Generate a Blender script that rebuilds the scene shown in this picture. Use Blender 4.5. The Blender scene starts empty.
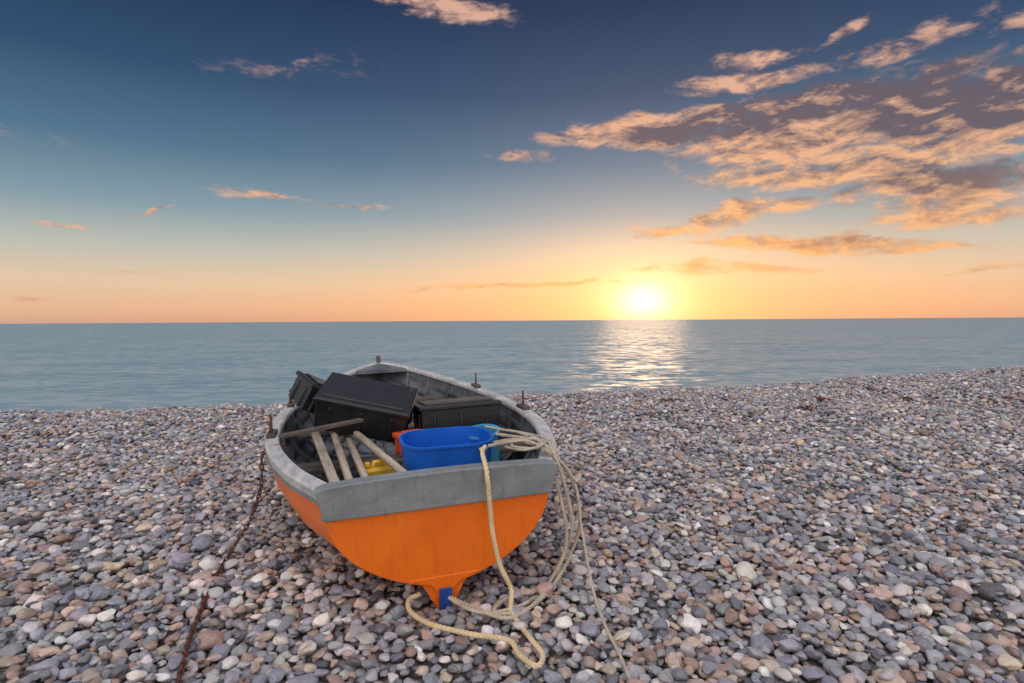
import bpy, math, random
import numpy as np
from mathutils import Vector, Matrix, Euler
random.seed(7); rng=np.random.default_rng(7)
sc=bpy.context.scene
sc.view_settings.view_transform='Standard'
sc.view_settings.look='None'
sc.view_settings.exposure=0
R=math.radians
def lin(r,g,b):
    f=lambda c:(c/255/12.92 if c/255<=0.04045 else ((c/255+0.055)/1.055)**2.4)
    return (f(r),f(g),f(b))

# ------------------------------------------------------------------ camera
CAMH=1.5; FPX=569.0
cam=bpy.data.cameras.new('camera'); cam.sensor_width=36; cam.lens=36*FPX/1024
cam.clip_start=0.05; cam.clip_end=60000
co=bpy.data.objects.new('camera',cam); sc.collection.objects.link(co)
pitch=math.atan(21/FPX)
co.matrix_world=Matrix.Translation((0,0,CAMH))@Euler((R(90)-pitch,0,0)).to_matrix().to_4x4()@Matrix.Rotation(R(-0.36),4,'Z')
sc.camera=co
CM=co.matrix_world.copy()
def pixdir(px,py):
    return (CM.to_3x3()@Vector(((px-512)/FPX,-(py-341.5)/FPX,-1))).normalized()

# ------------------------------------------------------------------ node helpers
class NT:
    def __init__(s,tree): s.t=tree; s.n=tree.nodes; s.l=tree.links
    def _in(s,node,i,v):
        if v is None: return
        if isinstance(v,bpy.types.NodeSocket): s.l.new(v,node.inputs[i])
        else: node.inputs[i].default_value=v
    def m(s,op,a=None,b=None,c=None,clamp=False):
        n=s.n.new('ShaderNodeMath'); n.operation=op; n.use_clamp=clamp
        s._in(n,0,a); s._in(n,1,b); s._in(n,2,c); return n.outputs[0]
    def v(s,op,a=None,b=None,scale=None):
        n=s.n.new('ShaderNodeVectorMath'); n.operation=op
        s._in(n,0,a); s._in(n,1,b)
        if scale is not None: s._in(n,'Scale',scale)
        return n.outputs['Value'] if op in('LENGTH','DOT_PRODUCT','DISTANCE') else n.outputs['Vector']
    def mix(s,f,a,b,bt='MIX'):
        n=s.n.new('ShaderNodeMixRGB'); n.blend_type=bt
        s._in(n,0,f)
        for i,x in((1,a),(2,b)):
            if isinstance(x,tuple) and len(x)==3: x=(*x,1)
            s._in(n,i,x)
        return n.outputs[0]
    def noise(s,vec,scale,detail=4,rough=.55,dist=0,col=False):
        n=s.n.new('ShaderNodeTexNoise'); s._in(n,'Vector',vec)
        n.inputs['Scale'].default_value=scale; n.inputs['Detail'].default_value=detail
        n.inputs['Roughness'].default_value=rough; n.inputs['Distortion'].default_value=dist
        return n.outputs['Color'] if col else n.outputs['Fac']
    def ramp(s,f,stops,interp='LINEAR'):
        n=s.n.new('ShaderNodeValToRGB'); s._in(n,0,f); cr=n.color_ramp; cr.interpolation=interp
        while len(cr.elements)<len(stops): cr.elements.new(0.5)
        for e,(p,c) in zip(cr.elements,stops): e.position=p
        for e,(p,c) in zip(cr.elements,stops):
            e.position=p; e.color=(*c[:3],1) if not isinstance(c,(int,float)) else (c,c,c,1)
        return n.outputs[0]
    def ss(s,x,a,b):
        n=s.n.new('ShaderNodeMapRange'); n.interpolation_type='SMOOTHSTEP'
        s._in(n,0,x); n.inputs[1].default_value=a; n.inputs[2].default_value=b
        return n.outputs[0]

# ------------------------------------------------------------------ world
SUN=pixdir(644,301)
AZ=math.atan2(SUN.x,SUN.y); EL=math.asin(SUN.z)
w=bpy.data.worlds.new('World'); sc.world=w; w.use_nodes=True
T=NT(w.node_tree); T.n.clear()
out=T.n.new('ShaderNodeOutputWorld'); bg=T.n.new('ShaderNodeBackground')
T.l.new(bg.outputs[0],out.inputs[0])
tc=T.n.new('ShaderNodeTexCoord'); D=T.v('NORMALIZE',tc.outputs['Generated'])
sx=T.n.new('ShaderNodeSeparateXYZ'); T.l.new(D,sx.inputs[0])
az=T.m('ARCTAN2',sx.outputs[0],sx.outputs[1]); el=T.m('ARCSINE',sx.outputs[2])
eldeg=T.m('MULTIPLY',el,180/math.pi)
st=[(0,(206,164,144)),(1.2,(226,184,154)),(3.5,(222,196,168)),(6.5,(184,186,178)),(10,(128,153,166)),(15,(78,111,138)),(21,(42,73,108)),(28,(18,46,83)),(36,(12,34,68)),(60,(12,34,68))]
base=T.ramp(T.m('DIVIDE',eldeg,60,clamp=True),[(e/60,lin(*c)) for e,c in st])
def gl(sa,se,el0=EL):
    a=T.m('DIVIDE',T.m('SUBTRACT',az,AZ),R(sa)); b=T.m('DIVIDE',T.m('SUBTRACT',el,el0),R(se))
    q=T.m('ADD',T.m('MULTIPLY',a,a),T.m('MULTIPLY',b,b))
    return T.m('EXPONENT',T.m('MULTIPLY',q,-1))
def addk(c,f,col):
    return T.v('ADD',c,T.v('SCALE',col,None,f))
sky=T.mix(T.m('MULTIPLY',gl(27,6.5,R(1)),0.72),base,lin(250,186,116))
sky=T.mix(T.m('MULTIPLY',gl(52,2.6,R(.6)),0.34),sky,lin(240,156,104))
sky=addk(sky,gl(24,15,EL),(.10,.065,.055))
sky=addk(sky,gl(9,5.5),(.24,.15,.05))
sky=addk(sky,gl(4.2,2.7),(.40,.31,.15))
sky=addk(sky,gl(2.4,1.6,EL),(.85,.78,.58))
# clouds
wc=T.n.new('ShaderNodeCombineXYZ'); T.l.new(az,wc.inputs[0]); T.l.new(el,wc.inputs[1])
P=wc.outputs[0]
warp=T.v('SCALE',T.v('SUBTRACT',T.noise(T.v('MULTIPLY',P,(1,2.2,1)),9,3,.55,0,True),(.5,.5,.5)),None,.10)
warp=T.v('MULTIPLY',warp,(1,.42,0))
PW=T.v('ADD',P,warp)
def blobmask(blobs):
    M=None
    for px,py,a,b,rot,wt in blobs:
        d=pixdir(px,py); c=(math.atan2(d.x,d.y),math.asin(d.z),0)
        ca=math.cos(c[0]); ra=a/FPX*ca*ca; rb=b/FPX*ca
        v=T.v('SUBTRACT',PW,c)
        if abs(rot)>1:
            n=T.n.new('ShaderNodeVectorRotate'); n.rotation_type='Z_AXIS'; T.l.new(v,n.inputs['Vector']); n.inputs['Angle'].default_value=R(rot); v=n.outputs[0]
        ln=T.v('LENGTH',T.v('MULTIPLY',v,(1/ra,1/rb,0)))
        q=T.m('MULTIPLY',T.m('SUBTRACT',1,T.m('MULTIPLY',ln,ln),clamp=True),wt)
        M=q if M is None else T.m('MAXIMUM',M,q)
    return M
M=blobmask([(665,128,150,20,-2,1.35),(830,122,200,38,-4,1.6),(980,110,150,46,-2,1.7),(850,168,220,26,2,1.1),
 (745,82,85,13,3,1.1),(765,57,60,11,4,.9),(905,45,110,15,-6,.8),(845,33,40,7,-20,.8),(960,68,110,14,0,.85),(450,8,85,15,4,1.05),
 (935,190,140,30,3,1.35),(960,214,130,16,0,1.1),(740,212,90,14,-4,1.1),(800,243,180,11,2,1.15),(670,232,60,9,0,.9),(1000,266,90,7,-2,.9),
 (525,157,60,7,4,.66),(270,194,80,5,3,.70),(350,207,55,5,-2,.72),(60,225,38,5,0,.80),(150,208,40,4,-20,.6),(290,68,120,18,-8,.26),
 (515,286,140,5,-2,.9),(720,268,130,10,2,.8),(130,268,60,5,0,.5),(30,138,90,10,8,.32),(1010,25,60,12,-5,.75),(30,300,60,4,0,.6),(920,245,90,7,0,.9)])
DK=blobmask([(790,110,240,19,-3,1.4),(985,98,160,32,0,1.6),(950,181,150,16,2,1.15),(840,238,110,6,0,.6)])
PN=T.v('ADD',T.v('MULTIPLY',P,(1,4.0,1)),T.v('MULTIPLY',PW,(.6,.0,0)))
def cn(off):
    v=T.v('ADD',PN,off)
    return T.m('ADD',T.m('MULTIPLY',T.noise(v,9.5,7,.60,.45),.80),T.m('MULTIPLY',T.noise(v,44,3,.6,.3),.20))
n1=cn((0,0,0)); n2=cn((-.012,-.045,0))
dens=T.m('MULTIPLY',T.ss(T.m('ADD',M,T.m('MULTIPLY',T.m('SUBTRACT',n1,.5),3.6)),.12,1.15),T.m('MULTIPLY',M,4,clamp=True))
dens=T.m('MULTIPLY',dens,T.m('MULTIPLY_ADD',M,.9,.35,clamp=True))
lit=T.m('MULTIPLY_ADD',T.m('SUBTRACT',n1,n2),4.2,.68)
lit=T.m('SUBTRACT',lit,T.m('MULTIPLY',T.ss(T.m('ADD',DK,T.m('MULTIPLY',T.m('SUBTRACT',n1,.5),2.2)),.05,.95),.80),clamp=True)
near=gl(44,15)
litc=T.mix(near,lin(222,174,152),lin(255,182,108))
drk=T.mix(T.ss(eldeg,4,13),lin(184,124,98),lin(98,84,96))
cc=T.mix(lit,drk,litc)
sky=T.mix(T.m('MULTIPLY',dens,.93),sky,cc)
# added fill light: unseen sky overhead and behind the viewer made brighter
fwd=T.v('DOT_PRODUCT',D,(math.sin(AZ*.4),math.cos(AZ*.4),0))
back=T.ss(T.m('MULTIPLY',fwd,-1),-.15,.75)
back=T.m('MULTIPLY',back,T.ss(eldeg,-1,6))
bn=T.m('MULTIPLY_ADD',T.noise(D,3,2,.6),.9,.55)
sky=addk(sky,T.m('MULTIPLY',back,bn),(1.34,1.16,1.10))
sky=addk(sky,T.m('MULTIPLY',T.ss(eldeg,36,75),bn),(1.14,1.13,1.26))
ns=T.n.new('ShaderNodeTexSky'); ns.sky_type='NISHITA'; ns.sun_disc=False; ns.sun_elevation=EL; ns.sun_rotation=AZ
sky=T.v('ADD',sky,T.v('SCALE',ns.outputs[0],None,.015))
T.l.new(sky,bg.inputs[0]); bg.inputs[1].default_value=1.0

sl=bpy.data.lights.new('sun','SUN'); sl.energy=.22; sl.angle=R(8); sl.color=(1,.62,.34)
so=bpy.data.objects.new('sun',sl); sc.collection.objects.link(so)
so.rotation_euler=(-Vector((SUN.x,SUN.y,SUN.z+.06))).to_track_quat('-Z','Y').to_euler()

# ------------------------------------------------------------------ materials
def mat(name):
    m=bpy.data.materials.new(name); m.use_nodes=True
    t=NT(m.node_tree); p=m.node_tree.nodes['Principled BSDF']
    return m,t,p
def bump(t,p,h,strength=.3,dist=.01):
    b=t.n.new('ShaderNodeBump'); b.inputs['Strength'].default_value=strength; b.inputs['Distance'].default_value=dist
    t.l.new(h,b.inputs['Height']); t.l.new(b.outputs[0],p.inputs['Normal'])
def worn(name,c1,c2,scale=6,rough=.5,bs=.2,spots=None,spotscale=20,spotth=.62,metal=0,stretch=(1,1,1),streak=None,coat=0):
    m,t,p=mat(name); tc=t.n.new('ShaderNodeTexCoord'); o=t.v('MULTIPLY',tc.outputs['Object'],stretch)
    n=t.noise(o,scale,6,.6); c=t.mix(t.ss(n,.3,.7),c1,c2)
    if spots:
        s=t.noise(o,spotscale,7,.7,.4); c=t.mix(t.m('MULTIPLY',t.ss(s,spotth,spotth+.08),.8),c,spots)
    if streak:
        s=t.noise(t.v('MULTIPLY',tc.outputs['Object'],(9,9,.9)),3.5,5,.65,.2); c=t.mix(t.m('MULTIPLY',t.ss(s,.50,.72),streak[1]),c,streak[0])
        s=t.noise(t.v('MULTIPLY',tc.outputs['Object'],(1.2,1.2,14)),6,4,.7,.3); c=t.mix(t.m('MULTIPLY',t.ss(s,.64,.70),.35),c,streak[2])
    t.l.new(c,p.inputs['Base Color'])
    t.l.new(t.m('MULTIPLY_ADD',t.noise(o,scale*2.5,5,.6),.35,rough-.15),p.inputs['Roughness'])
    p.inputs['Metallic'].default_value=metal; p.inputs['Coat Weight'].default_value=coat; p.inputs['Coat Roughness'].default_value=.25
    bump(t,p,t.noise(o,scale*6,6,.65),bs,.01)
    return m
M_or=worn('orange_paint',(.80,.150,.003),(.88,.190,.005),3,.38,.10,(.45,.11,.03),16,.67,streak=((.46,.10,.015),.28,(.88,.34,.12)),coat=.3)
M_grey=worn('grey_paint',(.165,.195,.20),(.25,.28,.285),5,.55,.2,(.42,.43,.42),26,.63,stretch=(1,1,2),streak=((.10,.11,.105),.5,(.42,.44,.44)))
M_gun=worn('weathered_gunwale',(.36,.37,.37),(.60,.60,.58),7,.55,.3,(.16,.15,.14),24,.58,stretch=(3,.6,3))
M_in=worn('inner_hull_paint',(.06,.075,.085),(.16,.18,.19),5,.6,.4,(.33,.34,.33),18,.62)
M_blk=worn('black_plastic',(.008,.009,.011),(.017,.018,.020),8,.34,.3,(.09,.09,.09),30,.67)
M_blue=worn('blue_plastic',(.004,.10,.52),(.008,.14,.62),5,.42,.12,(.12,.24,.55),25,.66)
M_cyan=worn('pale_blue_plastic',(.05,.30,.50),(.07,.38,.58),5,.45,.12)
M_bl2=worn('blue_paint',(.01,.05,.25),(.02,.09,.36),12,.5,.3,(.08,.08,.1),30,.6)
M_wood=worn('weathered_wood',(.32,.255,.18),(.52,.45,.35),8,.65,.4,(.16,.12,.09),20,.56,stretch=(4,.4,4))
M_dwood=worn('dark_wood',(.07,.055,.045),(.14,.11,.09),8,.7,.5)
M_yel=worn('yellow_plastic',(.60,.36,.02),(.70,.46,.05),6,.45,.1,(.3,.2,.05),20,.62)
M_red=worn('red_plastic',(.60,.07,.02),(.66,.10,.02),6,.45,.1)
M_rust=worn('rusty_iron',(.08,.028,.016),(.16,.06,.03),30,.8,.6,(.04,.025,.02),60,.55)
M_rope=worn('rope_fibre',(.58,.46,.25),(.74,.63,.40),14,.85,.6,(.35,.27,.16),30,.62)
M_ropeg=worn('grey_rope_fibre',(.42,.37,.28),(.56,.51,.40),14,.85,.6,(.20,.17,.13),30,.58)
M_weed=worn('dried_seaweed',(.09,.025,.015),(.16,.06,.03),20,.7,.5)

# ------------------------------------------------------------------ mesh helpers
def mk(name,verts,faces,m,smooth=False,parent=None,mw=None,bevel=0,segs=2):
    me=bpy.data.meshes.new(name); me.from_pydata([tuple(v) for v in verts],[],faces); me.update()
    if m: me.materials.append(m)
    import bmesh
    b=bmesh.new(); b.from_mesh(me); bmesh.ops.recalc_face_normals(b,faces=b.faces); b.to_mesh(me); b.free()
    o=bpy.data.objects.new(name,me); sc.collection.objects.link(o)
    if smooth:
        for p in me.polygons: p.use_smooth=True
    if bevel:
        md=o.modifiers.new('bevel','BEVEL'); md.width=bevel; md.segments=segs; md.limit_method='ANGLE'; md.angle_limit=R(35)
        for p in me.polygons: p.use_smooth=True
        md.harden_normals=True
    if mw is not None: o.matrix_world=mw
    if parent: o.parent=parent
    return o
def boxvf(sx,sy,sz,c=(0,0,0),tap=1.0):
    x,y,z=sx/2,sy/2,sz/2; v=[]
    for zz in(-z,z):
        k=tap if zz<0 else 1
        for a,b in((-x,-y),(x,-y),(x,y),(-x,y)): v.append((c[0]+a*k,c[1]+b*k,c[2]+zz))
    return v,[(0,3,2,1),(4,5,6,7),(0,1,5,4),(1,2,6,5),(2,3,7,6),(3,0,4,7)]
def merge(parts):
    V=[];F=[]
    for v,f in parts:
        o=len(V); V+=list(v); F+=[tuple(i+o for i in q) for q in f]
    return V,F
def xf(part,mtx):
    v,f=part; return [tuple(mtx@Vector(p)) for p in v],f
def TR(loc,rot=(0,0,0)):
    return Matrix.Translation(loc)@Euler([R(a) for a in rot]).to_matrix().to_4x4()
def tube(pts,r,seg=10,caps=True):
    pts=[Vector(p) for p in pts]; V=[];F=[]
    rs=r if isinstance(r,(list,tuple)) else [r]*len(pts)
    up=None
    for i,p in enumerate(pts):
        t=(pts[min(i+1,len(pts)-1)]-pts[max(i-1,0)]).normalized()
        if up is None:
            up=Vector((0,0,1)) if abs(t.z)<.9 else Vector((1,0,0))
        u=(up-t*up.dot(t)).normalized(); up=u; v=t.cross(u)
        for k in range(seg):
            a=2*math.pi*k/seg; V.append(tuple(p+(u*math.cos(a)+v*math.sin(a))*rs[i]))
    for i in range(len(pts)-1):
        for k in range(seg):
            a=i*seg+k; b=i*seg+(k+1)%seg; F.append((a,b,b+seg,a+seg))
    if caps:
        F.append(tuple(range(seg))[::-1]); F.append(tuple(range((len(pts)-1)*seg,len(pts)*seg)))
    return V,F

# ------------------------------------------------------------------ terrain
cx=np.array([-300,-60,-20,-8.5,-4.36,-.25,4.3,8.9,16.3,40,120,400.]); cy=np.array([6.3,7.5,9.3,10.1,10.5,11.7,12.8,14.6,18.0,26,50,110.])
def crest(x): return np.interp(x,cx,cy)+.06*np.sin(x*.9)+.04*np.sin(x*2.3+1)
def H(x,y):
    x=np.asarray(x,float); y=np.asarray(y,float)
    d=y-crest(x); z=np.zeros_like(d*1.0)
    s=np.where(d>-1.2,(d+1.2),0); z=z-.24*np.where(s<1.6,s*s/3.2,s-.8)
    z=np.maximum(z,-6)
    far=np.clip((np.hypot(x+.9,y-4.5)-2.5)/4,0,1)*np.clip(-d/3,0.2,1)
    z=z+far*(.045*np.sin(x*.8+y*.5)+.04*np.sin(x*1.7-y*1.1+2)+.025*np.sin(x*.4+y*2.1))
    z=z+.12*np.exp(-((x-13)/5)**2-((y-13.0-(x-13)*.35)/1.2)**2)
    z=z+.05*np.exp(-((x+.9)/1.0)**2-((y-4.8)/2.2)**2)
    z=z-.035*np.exp(-((x+.38)/.25)**2-((y-2.85)/.22)**2)
    z=z+.014*np.sin(x*5.3+y*2.2)+.013*np.sin(x*3.1-y*6.2)
    return z
xs=np.unique(np.concatenate([np.linspace(-400,-40,10),np.linspace(-40,-14,26),np.linspace(-14,20,137),np.linspace(20,60,30),np.linspace(60,400,12)]))
ys=np.unique(np.concatenate([np.linspace(-300,-10,10),np.linspace(-10,0,10),np.linspace(0,30,121),np.linspace(30,150,30)]))
X,Y=np.meshgrid(xs,ys); Z=H(X,Y)-.012
V=np.stack([X.ravel(),Y.ravel(),Z.ravel()],1); nx=len(xs)
F=[(j*nx+i,j*nx+i+1,(j+1)*nx+i+1,(j+1)*nx+i) for j in range(len(ys)-1) for i in range(nx-1)]
m,t,p=mat('shingle'); tcn=t.n.new('ShaderNodeTexCoord')
vo=t.n.new('ShaderNodeTexVoronoi'); vo.inputs['Scale'].default_value=18; t.l.new(tcn.outputs['Object'],vo.inputs['Vector'])
hs=t.n.new('ShaderNodeSeparateXYZ'); t.l.new(vo.outputs['Color'],hs.inputs[0])
c=t.ramp(hs.outputs[0],[(0,(.09,.085,.085)),(.4,(.18,.17,.165)),(.7,(.26,.23,.21)),(1,(.38,.36,.34))])
c=t.mix(1,c,t.ramp(vo.outputs['Distance'],[(0,1),(.5,.8),(.8,.2)]),'MULTIPLY')
t.l.new(c,p.inputs['Base Color']); p.inputs['Roughness'].default_value=.7
bump(t,p,t.m('SUBTRACT',1,vo.outputs['Distance']),1,.03)
mk('ground',V.tolist(),F,m,True)

# pebbles: periodic packing re-used with fresh shapes and colours
TS=5.0; nc=34; cs=TS/nc; grid=[[[] for _ in range(nc)] for _ in range(nc)]
pk=[]
def throw(n,r0,r1):
    rx=rng.random(n)*TS; ry=rng.random(n)*TS; rr=r0+(r1-r0)*rng.random(n)
    for a,b,r in zip(rx.tolist(),ry.tolist(),rr.tolist()):
        i=int(a/cs); j=int(b/cs); ok=True
        for di in(-1,0,1):
            for dj in(-1,0,1):
                for (c,d,q) in grid[(i+di)%nc][(j+dj)%nc]:
                    dx=abs(a-c); dy=abs(b-d)
                    if dx>TS/2: dx=TS-dx
                    if dy>TS/2: dy=TS-dy
                    if dx*dx+dy*dy<(.87*(r+q))**2: ok=False;break
                if not ok:break
            if not ok:break
        if ok: grid[i%nc][j%nc].append((a,b,r)); pk.append((a,b,r))
throw(45,.048,.058); throw(420,.036,.046); throw(4500,.026,.036); throw(20000,.0195,.026); throw(34000,.0135,.019)
pk=np.array(pk)
def field(ox,oy,swap,layer):
    A=[]
    for i in range(-6,8):
        for j in range(-1,7):
            q=pk.copy()
            if swap: q[:,[0,1]]=q[:,[1,0]]
            q[:,0]+=i*TS+ox; q[:,1]+=j*TS+oy; A.append(q)
    q=np.concatenate(A); x,y,r=q.T
    k=(y>1.2)&(np.abs(x)<.98*y+1.9)&(y<crest(x)+.8)
    dd=np.hypot(x,y); k&=~((dd>8)&(r<.0185)); k&=~((dd>13)&(r<.022))
    if layer: 
        cl=.42+.18*np.sin(x*2.1+1.3*np.sin(y*1.7))+.12*np.sin(y*3.3+x)
        k&=(rng.random(len(x))<cl)&(r>.017)
    return q[k]
q1=field(0,0,False,0); q2=field(2.3,1.1,True,1)
q=np.concatenate([q1,q2]); lay=np.concatenate([np.zeros(len(q1)),np.ones(len(q2))])
N=len(q)
r=q[:,2]; sclx=r*rng.uniform(.95,1.32,N); scly=r*rng.uniform(.80,1.05,N); sclz=r*rng.uniform(.45,.78,N)
z=H(q[:,0],q[:,1])+sclz*.5+lay*(.020+.014*rng.random(N))+rng.normal(0,.005,N)
rot=np.stack([rng.normal(0,.22,N)+lay*rng.normal(0,.16,N),rng.normal(0,.22,N),rng.uniform(0,6.283,N)],1)
pal=np.array([lin(*c) for c in [(148,149,156),(126,129,139),(168,167,170),(188,185,182),(178,163,150),(160,140,127),(196,178,160),(150,128,117),(113,115,124),(208,203,196),(228,223,216),(176,149,137),(86,87,94),(160,161,168),(139,142,150)]])
pw=np.array([10,9,10,9,8,7,6,5,6,6,2.6,5,4,9,8]); pw/=pw.sum()
ci=rng.choice(len(pal),N,p=pw); col=pal[ci]*rng.uniform(.76,1.24,(N,1))*rng.normal(1,.03,(N,3)); col=np.clip(col,.03,.85)
me=bpy.data.meshes.new('pebbles'); me.vertices.add(N)
me.vertices.foreach_set('co',np.stack([q[:,0],q[:,1],z],1).astype(np.float32).ravel())
def at(n,ty,data,key):
    a=me.attributes.new(n,ty,'POINT'); a.data.foreach_set(key,np.ascontiguousarray(data).ravel())
at('prot','FLOAT_VECTOR',rot.astype(np.float32),'vector'); at('pscl','FLOAT_VECTOR',np.stack([sclx,scly,sclz],1).astype(np.float32),'vector')
at('pcol','FLOAT_VECTOR',col.astype(np.float32),'vector'); at('pidx','INT',rng.integers(0,8,N).astype(np.int32),'value')
me.update()
po=bpy.data.objects.new('pebbles',me); sc.collection.objects.link(po)
mp,t,p=mat('pebble_stone')
an=t.n.new('ShaderNodeAttribute'); an.attribute_type='INSTANCER'; an.attribute_name='pcol'
tcn=t.n.new('ShaderNodeTexCoord')
vv=t.v('ADD',tcn.outputs['Object'],t.v('SCALE',an.outputs['Vector'],None,60.0))
n=t.noise(vv,2.0,5,.6,.3); c=t.mix(1,an.outputs['Color'],t.ramp(n,[(.25,.78),(.5,1.0),(.75,1.2)]),'MULTIPLY')
vein=t.noise(vv,1.1,2,.5,1.5); c=t.mix(t.m('MULTIPLY',t.m('SUBTRACT',1,t.ss(t.m('ABSOLUTE',t.m('SUBTRACT',vein,.5)),.0,.012)),.35),c,(.62,.60,.57))
sp=t.noise(vv,14,2,.7); c=t.mix(t.m('MULTIPLY',t.ss(sp,.60,.72),.25),c,(.08,.08,.08))
t.l.new(c,p.inputs['Base Color']); t.l.new(t.m('MULTIPLY_ADD',n,.3,.34),p.inputs['Roughness'])
bump(t,p,sp,.2,.06)
ng=bpy.data.node_groups.new('pebble_scatter','GeometryNodeTree')
ng.interface.new_socket('Geometry',in_out='INPUT',socket_type='NodeSocketGeometry'); ng.interface.new_socket('Geometry',in_out='OUTPUT',socket_type='NodeSocketGeometry')
gi=ng.nodes.new('NodeGroupInput'); go=ng.nodes.new('NodeGroupOutput'); L=ng.links.new
jn=ng.nodes.new('GeometryNodeJoinGeometry')
for i in range(8):
    ic=ng.nodes.new('GeometryNodeMeshIcoSphere'); ic.inputs['Radius'].default_value=1; ic.inputs['Subdivisions'].default_value=4
    ps=ng.nodes.new('GeometryNodeInputPosition'); nz=ng.nodes.new('ShaderNodeTexNoise'); nz.inputs['Scale'].default_value=.65 if i%2 else .8; nz.inputs['Detail'].default_value=.4
    ad=ng.nodes.new('ShaderNodeVectorMath'); ad.operation='ADD'; ad.inputs[1].default_value=(i*7.3,i*3.1,-i*5.7); L(ps.outputs[0],ad.inputs[0]); L(ad.outputs[0],nz.inputs['Vector'])
    sb=ng.nodes.new('ShaderNodeVectorMath'); sb.operation='SUBTRACT'; sb.inputs[1].default_value=(.5,.5,.5); L(nz.outputs['Color'],sb.inputs[0])
    ml=ng.nodes.new('ShaderNodeVectorMath'); ml.operation='MULTIPLY'; ml.inputs[1].default_value=(1.15,1.15,.7); L(sb.outputs[0],ml.inputs[0])
    sp_=ng.nodes.new('GeometryNodeSetPosition'); L(ic.outputs['Mesh'],sp_.inputs['Geometry']); L(ml.outputs[0],sp_.inputs['Offset'])
    sm=ng.nodes.new('GeometryNodeSetShadeSmooth'); L(sp_.outputs[0],sm.inputs['Geometry'])
    mm=ng.nodes.new('GeometryNodeSetMaterial'); mm.inputs['Material'].default_value=mp; L(sm.outputs[0],mm.inputs['Geometry'])
    gti=ng.nodes.new('GeometryNodeGeometryToInstance'); L(mm.outputs[0],gti.inputs[0]); L(gti.outputs[0],jn.inputs[0])
ip=ng.nodes.new('GeometryNodeInstanceOnPoints'); L(gi.outputs[0],ip.inputs['Points']); L(jn.outputs[0],ip.inputs['Instance']); ip.inputs['Pick Instance'].default_value=True
def na(n,ty):
    a=ng.nodes.new('GeometryNodeInputNamedAttribute'); a.data_type=ty; a.inputs['Name'].default_value=n; return a.outputs['Attribute']
L(na('pidx','INT'),ip.inputs['Instance Index'])
er=ng.nodes.new('FunctionNodeEulerToRotation'); L(na('prot','FLOAT_VECTOR'),er.inputs[0]); L(er.outputs[0],ip.inputs['Rotation'])
L(na('pscl','FLOAT_VECTOR'),ip.inputs['Scale']); L(ip.outputs[0],go.inputs[0])
md=po.modifiers.new('scatter','NODES'); md.node_group=ng

# ------------------------------------------------------------------ sea
SEA=-1.45
m,t,p=mat('sea_water'); tcn=t.n.new('ShaderNodeTexCoord'); o=tcn.outputs['Object']
a1=t.noise(t.v('MULTIPLY',o,(.5,1,1)),1.5,3,.6,.4,True); a2=t.noise(t.v('MULTIPLY',o,(.6,1,1)),6,3,.6,.3,True); a3=t.noise(t.v('MULTIPLY',o,(.35,1,1)),.22,3,.6,.3,True)
s_=t.v('ADD',t.v('SCALE',t.v('SUBTRACT',a1,(.5,.5,.5)),None,1.15),t.v('SCALE',t.v('SUBTRACT',a2,(.5,.5,.5)),None,.6))
s_=t.v('ADD',s_,t.v('SCALE',t.v('SUBTRACT',a3,(.5,.5,.5)),None,.35))
nrm=t.v('NORMALIZE',t.v('ADD',t.v('MULTIPLY',s_,(1.5,.9,0)),(0,-.07,1)))
t.l.new(nrm,p.inputs['Normal'])
s3=t.n.new('ShaderNodeSeparateXYZ'); t.l.new(a3,s3.inputs[0]); s4=t.n.new('ShaderNodeSeparateXYZ'); t.l.new(a1,s4.inputs[0])
wv=t.m('ADD',t.m('MULTIPLY',s3.outputs[1],.4),t.m('MULTIPLY',s4.outputs[1],.6))
t.l.new(t.mix(t.ss(wv,.36,.64),(.17,.275,.31),(.30,.40,.43)),p.inputs['Base Color'])
p.inputs['Roughness'].default_value=.36; p.inputs['IOR'].default_value=1.33; p.inputs['Specular IOR Level'].default_value=.4
seax=[-14000,-2000,-200,-30,30,200,2000,14000]; seay=[6,30,120,600,3000,20000]
V=[(x,y,SEA) for y in seay for x in seax]; F=[(j*8+i,j*8+i+1,j*8+9+i,j*8+8+i) for j in range(5) for i in range(7)]
mk('sea',V,F,m)

# ------------------------------------------------------------------ boat
YAW=R(17); HEEL=R(-1.8)
BM=Matrix.Translation((-.362,2.95,0))@Matrix.Rotation(YAW,4,'Z')@Matrix.Rotation(HEEL,4,'Y')
boat=bpy.data.objects.new('rowing_boat',None); sc.collection.objects.link(boat); boat.matrix_world=BM
LEN=4.5
def ip1(t,xs,ys):
    xs=list(xs); ys=list(ys)
    i=max(0,min(len(xs)-2,sum(1 for a in xs[1:] if t>=a)))
    h=xs[i+1]-xs[i]; u=(t-xs[i])/h
    def sl(k):
        if k==0: return (ys[1]-ys[0])/(xs[1]-xs[0])
        if k==len(xs)-1: return (ys[-1]-ys[-2])/(xs[-1]-xs[-2])
        return (ys[k+1]-ys[k-1])/(xs[k+1]-xs[k-1])
    m0,m1=sl(i)*h,sl(i+1)*h
    return (2*u**3-3*u**2+1)*ys[i]+(u**3-2*u**2+u)*m0+(-2*u**3+3*u**2)*ys[i+1]+(u**3-u**2)*m1
TX=[0,.1,.25,.4,.55,.7,.82,.92,1]
def hb(t): return ip1(t,TX,[.57,.765,.93,.97,.92,.76,.55,.31,.025])
def zs(t): return ip1(t,[0,.25,.5,.75,1],[.69,.715,.745,.82,.96])
def zk(t): return ip1(t,[0,.3,.6,.85,1],[.125,.09,.09,.13,.30])
def pe(t): return ip1(t,[0,.5,.8,1],[1.40,1.8,1.35,1.0])
def qe(t): return ip1(t,[0,.5,.8,1],[2.8,2.8,1.9,1.2])
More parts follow.
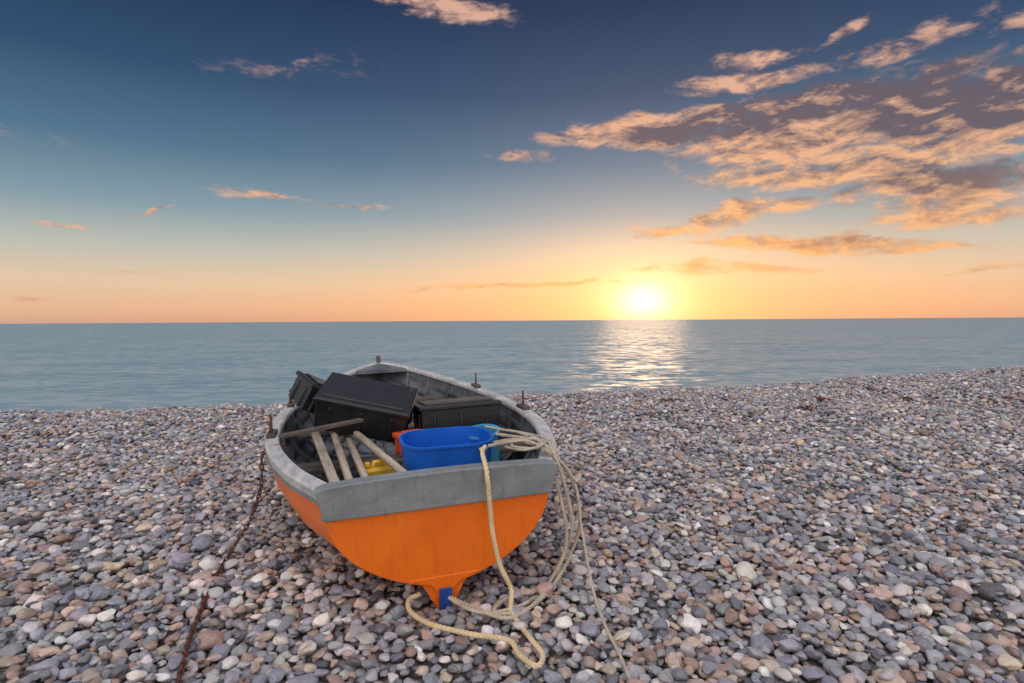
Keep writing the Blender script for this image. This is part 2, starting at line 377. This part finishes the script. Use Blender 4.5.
def hp(t,phi,inset=0.0):
    b=max(hb(t)-inset,.004); z0=zk(t)+inset*1.0; z1=zs(t)
    x=b*math.sin(phi)**(2/pe(t)); z=z1-(z1-z0)*max(math.cos(phi),0)**(2/qe(t))
    s=(z-z0)/(z1-z0)
    y=t*LEN-.08*(z-.1)*(1-t)*1.6 if t<.5 else t*LEN-.04*(z-.1)*(1-t)
    if t>.6: y-=.75*((t-.6)/.4)**2*(1-s)**1.6
    return x,y,z
NTt=61; NPL=8; SUB=4
ts=[i/(NTt-1) for i in range(NTt)]; ts=[1-(1-t)**1.15 for t in ts]
def shell(sgn,inset,clinker):
    V=[];F=[]; rows=None
    for t in ts:
        row=[]
        for k in range(NPL):
            for j in range(SUB+1):
                f=(k+j/SUB)/NPL; phi=(.001+f*.999)*math.pi/2
                x,y,z=hp(t,phi,inset)
                if clinker:
                    off=.011*(1-j/SUB)*min(1,(1-t)*8) if k>0 else 0
                    x+=off*math.sin(phi)**.5; z-=off*math.cos(phi)
                row.append((sgn*x,y,z))
        rows=len(row); V+=row
    n=len(ts)
    for i in range(n-1):
        for j in range(rows-1): F.append((i*rows+j,i*rows+j+1,(i+1)*rows+j+1,(i+1)*rows+j))
    return V,F
for nm,ins,mt,cl in(('planking',0,M_or,True),('inner_lining',.03,M_in,False)):
    o=mk(nm,*merge([shell(1,ins,cl),shell(-1,ins,cl)]),mt,True,boat)
    if cl:
        e=o.modifiers.new('es','EDGE_SPLIT'); e.split_angle=R(25)
def outline(n=26,grow=0):
    pts=[]
    for i in range(n+1):
        x,y,z=hp(0,(i/n)*math.pi/2)
        pts.append((x+grow*math.sin(i/n*math.pi/2),z-grow*math.cos(i/n*math.pi/2)*.5))
    return pts
def rk(z): return -.08*(z-.1)*1.6
def prism(pts,y0,y1):
    n=len(pts); V=[(x,y0+rk(z),z) for x,z in pts]+[(x,y1+rk(z),z) for x,z in pts]
    F=[tuple(range(n)),tuple(range(n,2*n))[::-1]]+[(i,(i+1)%n,(i+1)%n+n,i+n) for i in range(n)]
    return V,F
rt=outline(30,.010)
full=rt+[(-x,z) for x,z in rt[::-1] if x>.003]
mk('transom',*prism(full,-.03,.02),M_or,parent=boat,bevel=.004)
zb=.562; hbz=[p for p in rt if p[1]>zb]
xb=float(np.interp(zb,[p[1] for p in rt],[p[0] for p in rt]))
band=[(xb+.006,zb)]+[(x+.012,z) for x,z in hbz[:-1]]+[(.608,.690),(.618,.718),(.57,.733),(.45,.741),(.3,.747),(.1,.750)]
band=band+[(-x,z) for x,z in band[::-1]]
mk('transom_band',*prism(band,-.055,.045),M_grey,parent=boat,bevel=.009,segs=3)
V=[];F=[]
ks=[i/30 for i in range(31)]
for t in ks:
    zz=zk(t); yy=hp(t,0.0)[1]; lo=-.03 if t<.75 else -.03+(t-.75)*1.3
    lo=min(lo,zz-.03)
    V+=[(-.028,yy,lo),(.028,yy,lo),(.04+.09*max(0,1-t*5),yy,zz+.03),(-.04-.09*max(0,1-t*5),yy,zz+.03)]
for i in range(30):
    for a in range(4): F.append((i*4+a,i*4+(a+1)%4,i*4+4+(a+1)%4,i*4+4+a))
F.append((0,1,2,3)); F.append((120,121,122,123))
mk('keel',V,F,M_or,parent=boat)
mk('deadwood',*prism([(-.035,.06),(.035,.06),(.04,.095),(.075,.135),(.19,.18),(-.19,.18),(-.075,.135),(-.04,.095)],-.035,.3),M_or,parent=boat,bevel=.004)
mk('skeg',*prism([(-.030,-.08),(.030,-.08),(.034,.112),(-.034,.112)],-.05,.28),M_bl2,parent=boat,bevel=.005)
sv=[]
for i in range(13):
    f=i/12; x,y,z=hp(1,f*math.pi/2); sv.append((0,y+.015,z))
sv[0]=(0,sv[0][1]-.1,sv[0][2]-.12)
V=[];F=[]
for (x,y,z) in sv+[(0,sv[-1][1]+.01,1.06)]:
    V+=[(-.03,y-.06,z),(.03,y-.06,z),(.022,y+.035,z),(-.022,y+.035,z)]
n=len(V)//4
for i in range(n-1):
    for a in range(4): F.append((i*4+a,i*4+(a+1)%4,i*4+4+(a+1)%4,i*4+4+a))
F+=[(0,1,2,3),(n*4-4,n*4-3,n*4-2,n*4-1)]
mk('stem_post',V,F,M_dwood,parent=boat,bevel=.006)
def sweep(sgn,prof,t0=0.0,t1=1.0,n=70,zoff=0,inset=0):
    V=[];F=[];m=len(prof)
    for i in range(n+1):
        t=t0+(t1-t0)*i/n
        x,y,z=hp(t,math.pi/2); x2,y2,_=hp(min(t+.01,1),math.pi/2); x1,y1,_=hp(max(t-.01,0),math.pi/2)
        tx,ty=x2-x1,y2-y1; l=math.hypot(tx,ty); nx_,ny_=ty/l,-tx/l
        for a,b in prof:
            V.append((sgn*max(x+nx_*(a-inset),.004),y+ny_*(a-inset),z+b+zoff))
    for i in range(n):
        for k in range(m): F.append((i*m+k,i*m+(k+1)%m,(i+1)*m+(k+1)%m,(i+1)*m+k))
    F+=[tuple(range(m)),tuple(range(n*m,n*m+m))]
    return V,F
capp=[(.030,-.030),(.034,.012),(.022,.026),(-.050,.026),(-.060,.012),(-.060,-.012),(-.03,-.030)]
mk('gunwale',*merge([sweep(1,capp,.004,.992),sweep(-1,capp,.004,.992)]),M_gun,parent=boat,bevel=.003)
rub=[(.034,-.030),(.034,-.048),(.018,-.055),(.0,-.05),(.0,-.030)]
mk('rubbing_strake',*merge([sweep(1,rub,.0,.992),sweep(-1,rub,.0,.992)]),M_grey,parent=boat)
inw=[(-.034,-.10),(-.034,-.14),(-.055,-.14),(-.055,-.10)]
mk('riser',*merge([sweep(1,inw,.02,.95),sweep(-1,inw,.02,.95)]),M_in,parent=boat,bevel=.003)
parts=[]
for k in range(11):
    t=.07+k*.083
    for s in(1,-1):
        pin=[hp(t,(.12+.88*j/16)*math.pi/2,.030) for j in range(17)]; pin2=[hp(t,(.12+.88*j/16)*math.pi/2,.058) for j in range(17)]
        V=[];F=[]
        for a,b in zip(pin,pin2):
            V+=[(s*a[0],a[1]-.018,a[2]),(s*a[0],a[1]+.018,a[2]),(s*b[0],a[1]+.018,b[2]-.0),(s*b[0],a[1]-.018,b[2])]
        for i in range(16):
            for c_ in range(4): F.append((i*4+c_,i*4+(c_+1)%4,i*4+4+(c_+1)%4,i*4+4+c_))
        F+=[(0,1,2,3),(64,65,66,67)]
        parts.append((V,F))
mk('ribs',*merge(parts),M_in,parent=boat)
def wid(t,z):
    best=0
    for j in range(60):
        x,y,zz=hp(t,j/59*math.pi/2,.032)
        if zz<=z: best=x
    return best
parts=[]
for yy,wd,zz in((1.25,.24,.50),(2.35,.24,.53),(3.4,.22,.62)):
    t=(yy-wd/2)/LEN if yy<2 else (yy+wd/2)/LEN; h_=wid(t,zz); parts.append(boxvf(2*h_,wd,.03,(0,yy,zz)))
mk('thwarts',*merge(parts),M_dwood,parent=boat,bevel=.005)
h_=wid(.03,.40); mk('stern_seat',*merge([boxvf(2*h_,.13,.025,(0,.12+i*.145,.40)) for i in range(3)]),M_in,parent=boat,bevel=.004)
parts=[boxvf(.12,2.4,.02,(-.26+i*.13,1.95,.17)) for i in range(5)]
mk('floorboards',*merge(parts),M_in,parent=boat,bevel=.003)
V=[];F=[]
for i in range(9):
    t=.90+i*.0118; x,y,z=hp(t,math.pi/2); V+=[(-x+.03 if x>.03 else 0,y,z+.018),(x-.03 if x>.03 else 0,y,z+.018),(x-.03 if x>.03 else 0,y,z-.02),(-x+.03 if x>.03 else 0,y,z-.02)]
for i in range(8):
    for a in range(4): F.append((i*4+a,i*4+(a+1)%4,i*4+4+(a+1)%4,i*4+4+a))
F+=[(0,1,2,3),(32,33,34,35)]
mk('breasthook',V,F,M_in,parent=boat)
parts=[];pins=[]
for s,yy in((1,1.55),(1,2.75),(-1,1.35),(-1,2.5)):
    x,y,z=hp(yy/LEN,math.pi/2); parts.append(xf(boxvf(.06,.20,.03),TR((s*(x-.015),y,z+.040))))
    pins.append(tube([(s*(x-.015),y,z+.03),(s*(x-.010),y+.01,z+.17)],.0085,8))
    if s<0: pins.append(tube([(s*(x-.015),y-.08,z+.03),(s*(x-.02),y-.085,z+.13)],.012,8))
mk('rowlock_blocks',*merge(parts),M_dwood,parent=boat,bevel=.008)
mk('thole_pins',*merge(pins),M_rust,parent=boat,smooth=True)

def top(name,part,m,loc,rot=(0,0,0),bevel=.006,smooth=False,segs=2):
    return mk(name,*part,m,smooth,None,BM@TR(loc,rot),bevel,segs)
def tub(w_,d_,h_,rad,wall,tap,rim=.018):
    prof=[(0,0,-1),(tap,0,0),(1,h_-rim,0),(1.0,h_-rim,rim*.8),(1.0,h_,rim*.8),(1.0,h_,-wall),(tap,wall,-wall),(0,wall,-1)]
    ring=[]
    for c_ in range(4):
        for a in range(10):
            an=(c_*90+a*10)*math.pi/180
            ring.append((c_,an))
    V=[];F=[]
    for k,zz,off in prof:
        for c_,an in ring:
            sx_=[1,-1,-1,1][c_]; sy_=[1,1,-1,-1][c_]
            if off==-1: V.append((0,0,zz)); continue
            rr=rad*(k if off==0 else 1)
            x=sx_*(w_/2-rad)*k+(rr+off)*math.cos(an); y=sy_*(d_/2-rad)*k+(rr+off)*math.sin(an)
            V.append((x,y,zz))
    m=len(ring)
    for i in range(len(prof)-1):
        for k in range(m): F.append((i*m+k,i*m+(k+1)%m,(i+1)*m+(k+1)%m,(i+1)*m+k))
    return V,F
def cleanup(o):
    import bmesh
    b=bmesh.new(); b.from_mesh(o.data); bmesh.ops.remove_doubles(b,verts=b.verts,dist=.0001); bmesh.ops.recalc_face_normals(b,faces=b.faces); b.to_mesh(o.data); b.free()
    for pl in o.data.polygons: pl.use_smooth=True
    o.modifiers.new('es','EDGE_SPLIT').split_angle=R(30)
cleanup(top('blue_plastic_tub',tub(.60,.42,.27,.16,.008,.95,.014),M_blue,(.19,.88,.445),(5,1,0),bevel=0))
cleanup(top('pale_blue_bucket',tub(.24,.24,.26,.115,.006,.8),M_cyan,(.53,1.16,.42),(6,-8,20),bevel=0))
def crate(w_,d_,h_):
    ps=[boxvf(w_,d_,h_,(0,0,0),.96),boxvf(w_+.03,d_+.03,.035,(0,0,h_/2-.02))]
    for i in range(3): ps.append(boxvf(.03,d_+.014,h_*.75,(-w_/2+w_*(i+.5)/3,0,-.03)))
    for i in range(2): ps.append(boxvf(w_+.014,.03,h_*.75,(0,-d_/2+d_*(i+.5)/2,-.03)))
    ps.append(boxvf(w_-.08,d_-.08,.02,(0,0,h_/2+.004)))
    return merge(ps)
top('black_plastic_crate',crate(.70,.50,.27),M_blk,(-.28,1.74,.82),(16,14,-12),bevel=.04,segs=5)
top('black_plastic_crate',crate(.64,.40,.27),M_blk,(.42,1.66,.69),(-3,0,3),bevel=.018,segs=3)
top('black_plastic_crate',crate(.46,.40,.22),M_blk,(-.60,1.98,.88),(12,28,24),bevel=.02,segs=3)
def oar(length,blade=.5):
    a=tube([(0,0,0),(0,.1,0),(0,.12,0),(0,length-blade,0)],[.018,.018,.025,.025],12)
    V=[];F=[]
    for i in range(9):
        f=i/8; wv=.025+.05*math.sin(min(1,f*1.3)*math.pi/2); th=.02-.012*f
        y=length-blade+blade*f; V+=[(-wv,y,-th/2),(wv,y,-th/2),(wv,y,th/2),(-wv,y,th/2)]
    for i in range(8):
        for k in range(4): F.append((i*4+k,i*4+(k+1)%4,i*4+4+(k+1)%4,i*4+4+k))
    F+=[(0,1,2,3),(32,33,34,35)]
    return merge([a,(V,F)])
def aim(a,b):
    a=Vector(a); b=Vector(b); q=(b-a).to_track_quat('Y','Z'); return Matrix.Translation(a)@q.to_matrix().to_4x4(),(b-a).length
for a,b in(((-.42,.22,.54),(-.60,2.4,.70)),((-.32,.20,.53),(-.50,2.5,.64)),((-.08,.30,.57),(-.52,2.2,.70))):
    mtx,l=aim(a,b); mk('oar',*oar(l),M_wood,False,None,BM@mtx,.004)
mtx,l=aim((-.50,.28,.55),(-.70,1.9,.66)); mk('wooden_plank',*boxvf(.06,l,.022,(0,l/2,0)),M_wood,False,None,BM@mtx,.003)
mtx,l=aim((-.86,1.05,.78),(-.34,1.36,.79)); mk('wooden_plank',*boxvf(.07,l,.022,(0,l/2,0)),M_dwood,False,None,BM@mtx,.003)
top('yellow_fuel_can',merge([boxvf(.24,.16,.24),boxvf(.12,.03,.03,(0,0,.15)),boxvf(.03,.03,.04,(-.05,0,.13)),boxvf(.03,.03,.04,(.05,0,.13)),tube([(-.09,0,.12),(-.09,0,.16)],.022,12)]),M_yel,(-.24,.95,.42),(0,0,15),bevel=.015,segs=3)
top('red_plastic_basket',crate(.22,.2,.14),M_red,(.02,1.32,.60),(0,0,10),bevel=.01)

# ------------------------------------------------------------------ ropes
def cat(pts,step=.01):
    P=[Vector(p) for p in pts]; P=[P[0]*2-P[1]]+P+[P[-1]*2-P[-2]]; o=[]
    for i in range(1,len(P)-2):
        for j in range(24):
            u=j/24; a,b,c,d=P[i-1:i+3]
            o.append(.5*((2*b)+(c-a)*u+(2*a-5*b+4*c-d)*u*u+(-a+3*b-3*c+d)*u**3))
    o.append(P[-2])
    L_=[0]
    for a,b in zip(o,o[1:]): L_.append(L_[-1]+(b-a).length)
    n=max(3,int(L_[-1]/step)); res=[]; k=0
    for i in range(n+1):
        s=L_[-1]*i/n
        while k<len(L_)-2 and L_[k+1]<s: k+=1
        f=(s-L_[k])/max(L_[k+1]-L_[k],1e-9); res.append(o[k].lerp(o[k+1],min(f,1)))
    return res
def rope(name,paths,rad,m,pitchl=.07):
    cu=bpy.data.curves.new(name,'CURVE'); cu.dimensions='3D'; cu.bevel_depth=rad*.56; cu.bevel_resolution=2; cu.use_fill_caps=True
    for pts in paths:
        c=cat(pts,pitchl/9); up=Vector((0,0,1)); frames=[]
        for i,p in enumerate(c):
            tt=(c[min(i+1,len(c)-1)]-c[max(i-1,0)]).normalized()
            u=up-tt*up.dot(tt)
            if u.length<.05: u=Vector((1,0,0))-tt*tt.x
            u.normalize(); up=u; frames.append((p,u,tt.cross(u)))
        for s in range(3):
            sp=cu.splines.new('POLY'); sp.points.add(len(c)-1)
            for i,(p,u,v) in enumerate(frames):
                a=2*math.pi*(i/9+s/3); q=p+(u*math.cos(a)+v*math.sin(a))*rad*.5
                sp.points[i].co=(*q,1)
    cu.materials.append(m); o=bpy.data.objects.new(name,cu); sc.collection.objects.link(o); return o
def G(px,py,z=.06):
    d=pixdir(px,py); k=(CAMH-z)/-d.z; return (d.x*k,d.y*k,z)
def B(x,y,z): return tuple(BM@Vector((x,y,z)))
def A(px,py,dist):
    d=pixdir(px,py); k=dist/d.y; return (d.x*k,d.y*k,CAMH+d.z*k)
rope('yellow_mooring_rope',[
 [B(.42,1.0,.60),B(.36,.5,.68),B(.28,.12,.79),B(.235,.0,.79),B(.215,-.15,.74),B(.22,-.17,.60),B(.23,-.17,.42),B(.26,-.18,.25),B(.31,-.2,.12),G(512,612),G(532,640),G(543,655),G(537,666),G(520,655),G(508,640),G(470,634),G(430,624),G(411,612),G(409,600),G(420,594,.07)],
 ],.0125,M_rope)
rope('mooring_rope',[
 [B(.46,.9,.62),B(.54,.45,.74),B(.58,.2,.76),B(.62,.05,.77),A(572,480,3.15),A(580,520,3.2),A(568,560,3.2),G(548,592),G(520,612),G(480,612),G(458,603),G(449,597,.06)],
 [B(.52,.75,.72),B(.66,.25,.76),B(.64,.02,.76),A(566,490,3.1),A(572,530,3.12),A(556,570,3.15),G(540,598),G(510,618),G(470,606),G(452,598)],
 [B(.36,.35,.74),B(.48,.18,.79),B(.61,.10,.78),A(561,500,3.1),A(566,545,3.12),A(548,585,3.1),G(525,604),G(495,612),G(505,600),G(535,590)],
 ],.0105,M_ropeg)
rope('thin_rope',[[B(.41,.15,.80),B(.56,.08,.79),A(572,476,3.1),A(582,530,3.05),A(592,585,2.95),G(604,622),G(620,655),G(634,690),G(650,740)],
 [B(.48,.9,.75),B(.62,.5,.76),B(.66,.2,.765),B(.56,.05,.77),B(.44,.1,.78),B(.51,.3,.76),B(.64,.4,.77)],
 [B(.56,.6,.77),B(.70,.35,.76),B(.62,.08,.785),B(.48,.02,.775),B(.42,.2,.76)]],.0075,M_ropeg,.045)
# chain
pts=[B(-.84,1.0,.735),B(-.96,.95,.70),B(-.98,.93,.5),A(250,520,3.62),G(228,556,.05),G(214,580),G(203,605),G(190,638),G(181,672),G(168,730)]
c=cat(pts,.034); parts=[]
def link():
    V=[];F=[]
    for i in range(14):
        a=2*math.pi*i/14; p=Vector((.011*math.cos(a),.024*math.sin(a),0)); nrm=Vector((math.cos(a),math.sin(a),0))
        for k in range(6):
            b=2*math.pi*k/6; V.append(tuple(p+(nrm*math.cos(b)+Vector((0,0,1))*math.sin(b))*.0045))
    for i in range(14):
        for k in range(6): F.append((i*6+k,i*6+(k+1)%6,((i+1)%14)*6+(k+1)%6,((i+1)%14)*6+k))
    return V,F
lk=link()
for i in range(len(c)-1):
    a,b=c[i],c[i+1]; qq=(b-a).to_track_quat('Y','Z').to_matrix().to_4x4()
    parts.append(xf(lk,Matrix.Translation((a+b)/2)@qq@Matrix.Rotation(R(90*(i%2)+random.uniform(-15,15)),4,'Y')))
mk('rusty_chain',*merge(parts),M_rust,True)
# seaweed tufts along the top of the bank
parts=[]
for px,py,s in((827,401,.8),(806,412,.4),(668,404,.35),(584,402,.3),(902,398,.35)):
    d=pixdir(px,py); k=(CAMH-.05)/-d.z; bx,by=d.x*k,d.y*k; bz=float(H(bx,by))+.05
    for i in range(int(16*s)+3):
        a=random.uniform(0,6.28); x,y,z_=bx+random.gauss(0,.09*s),by+random.gauss(0,.08*s),bz
        pp=[]
        for j in range(6):
            pp.append((x,y,z_+.02*math.sin(j*1.3+i))); a+=random.uniform(-.9,.9); x+=.035*math.cos(a); y+=.035*math.sin(a); z_+=random.uniform(-.008,.018)
        parts.append(tube(pp,[.007,.012,.013,.012,.009,.004],5))
mk('seaweed',*merge(parts),M_weed,True)
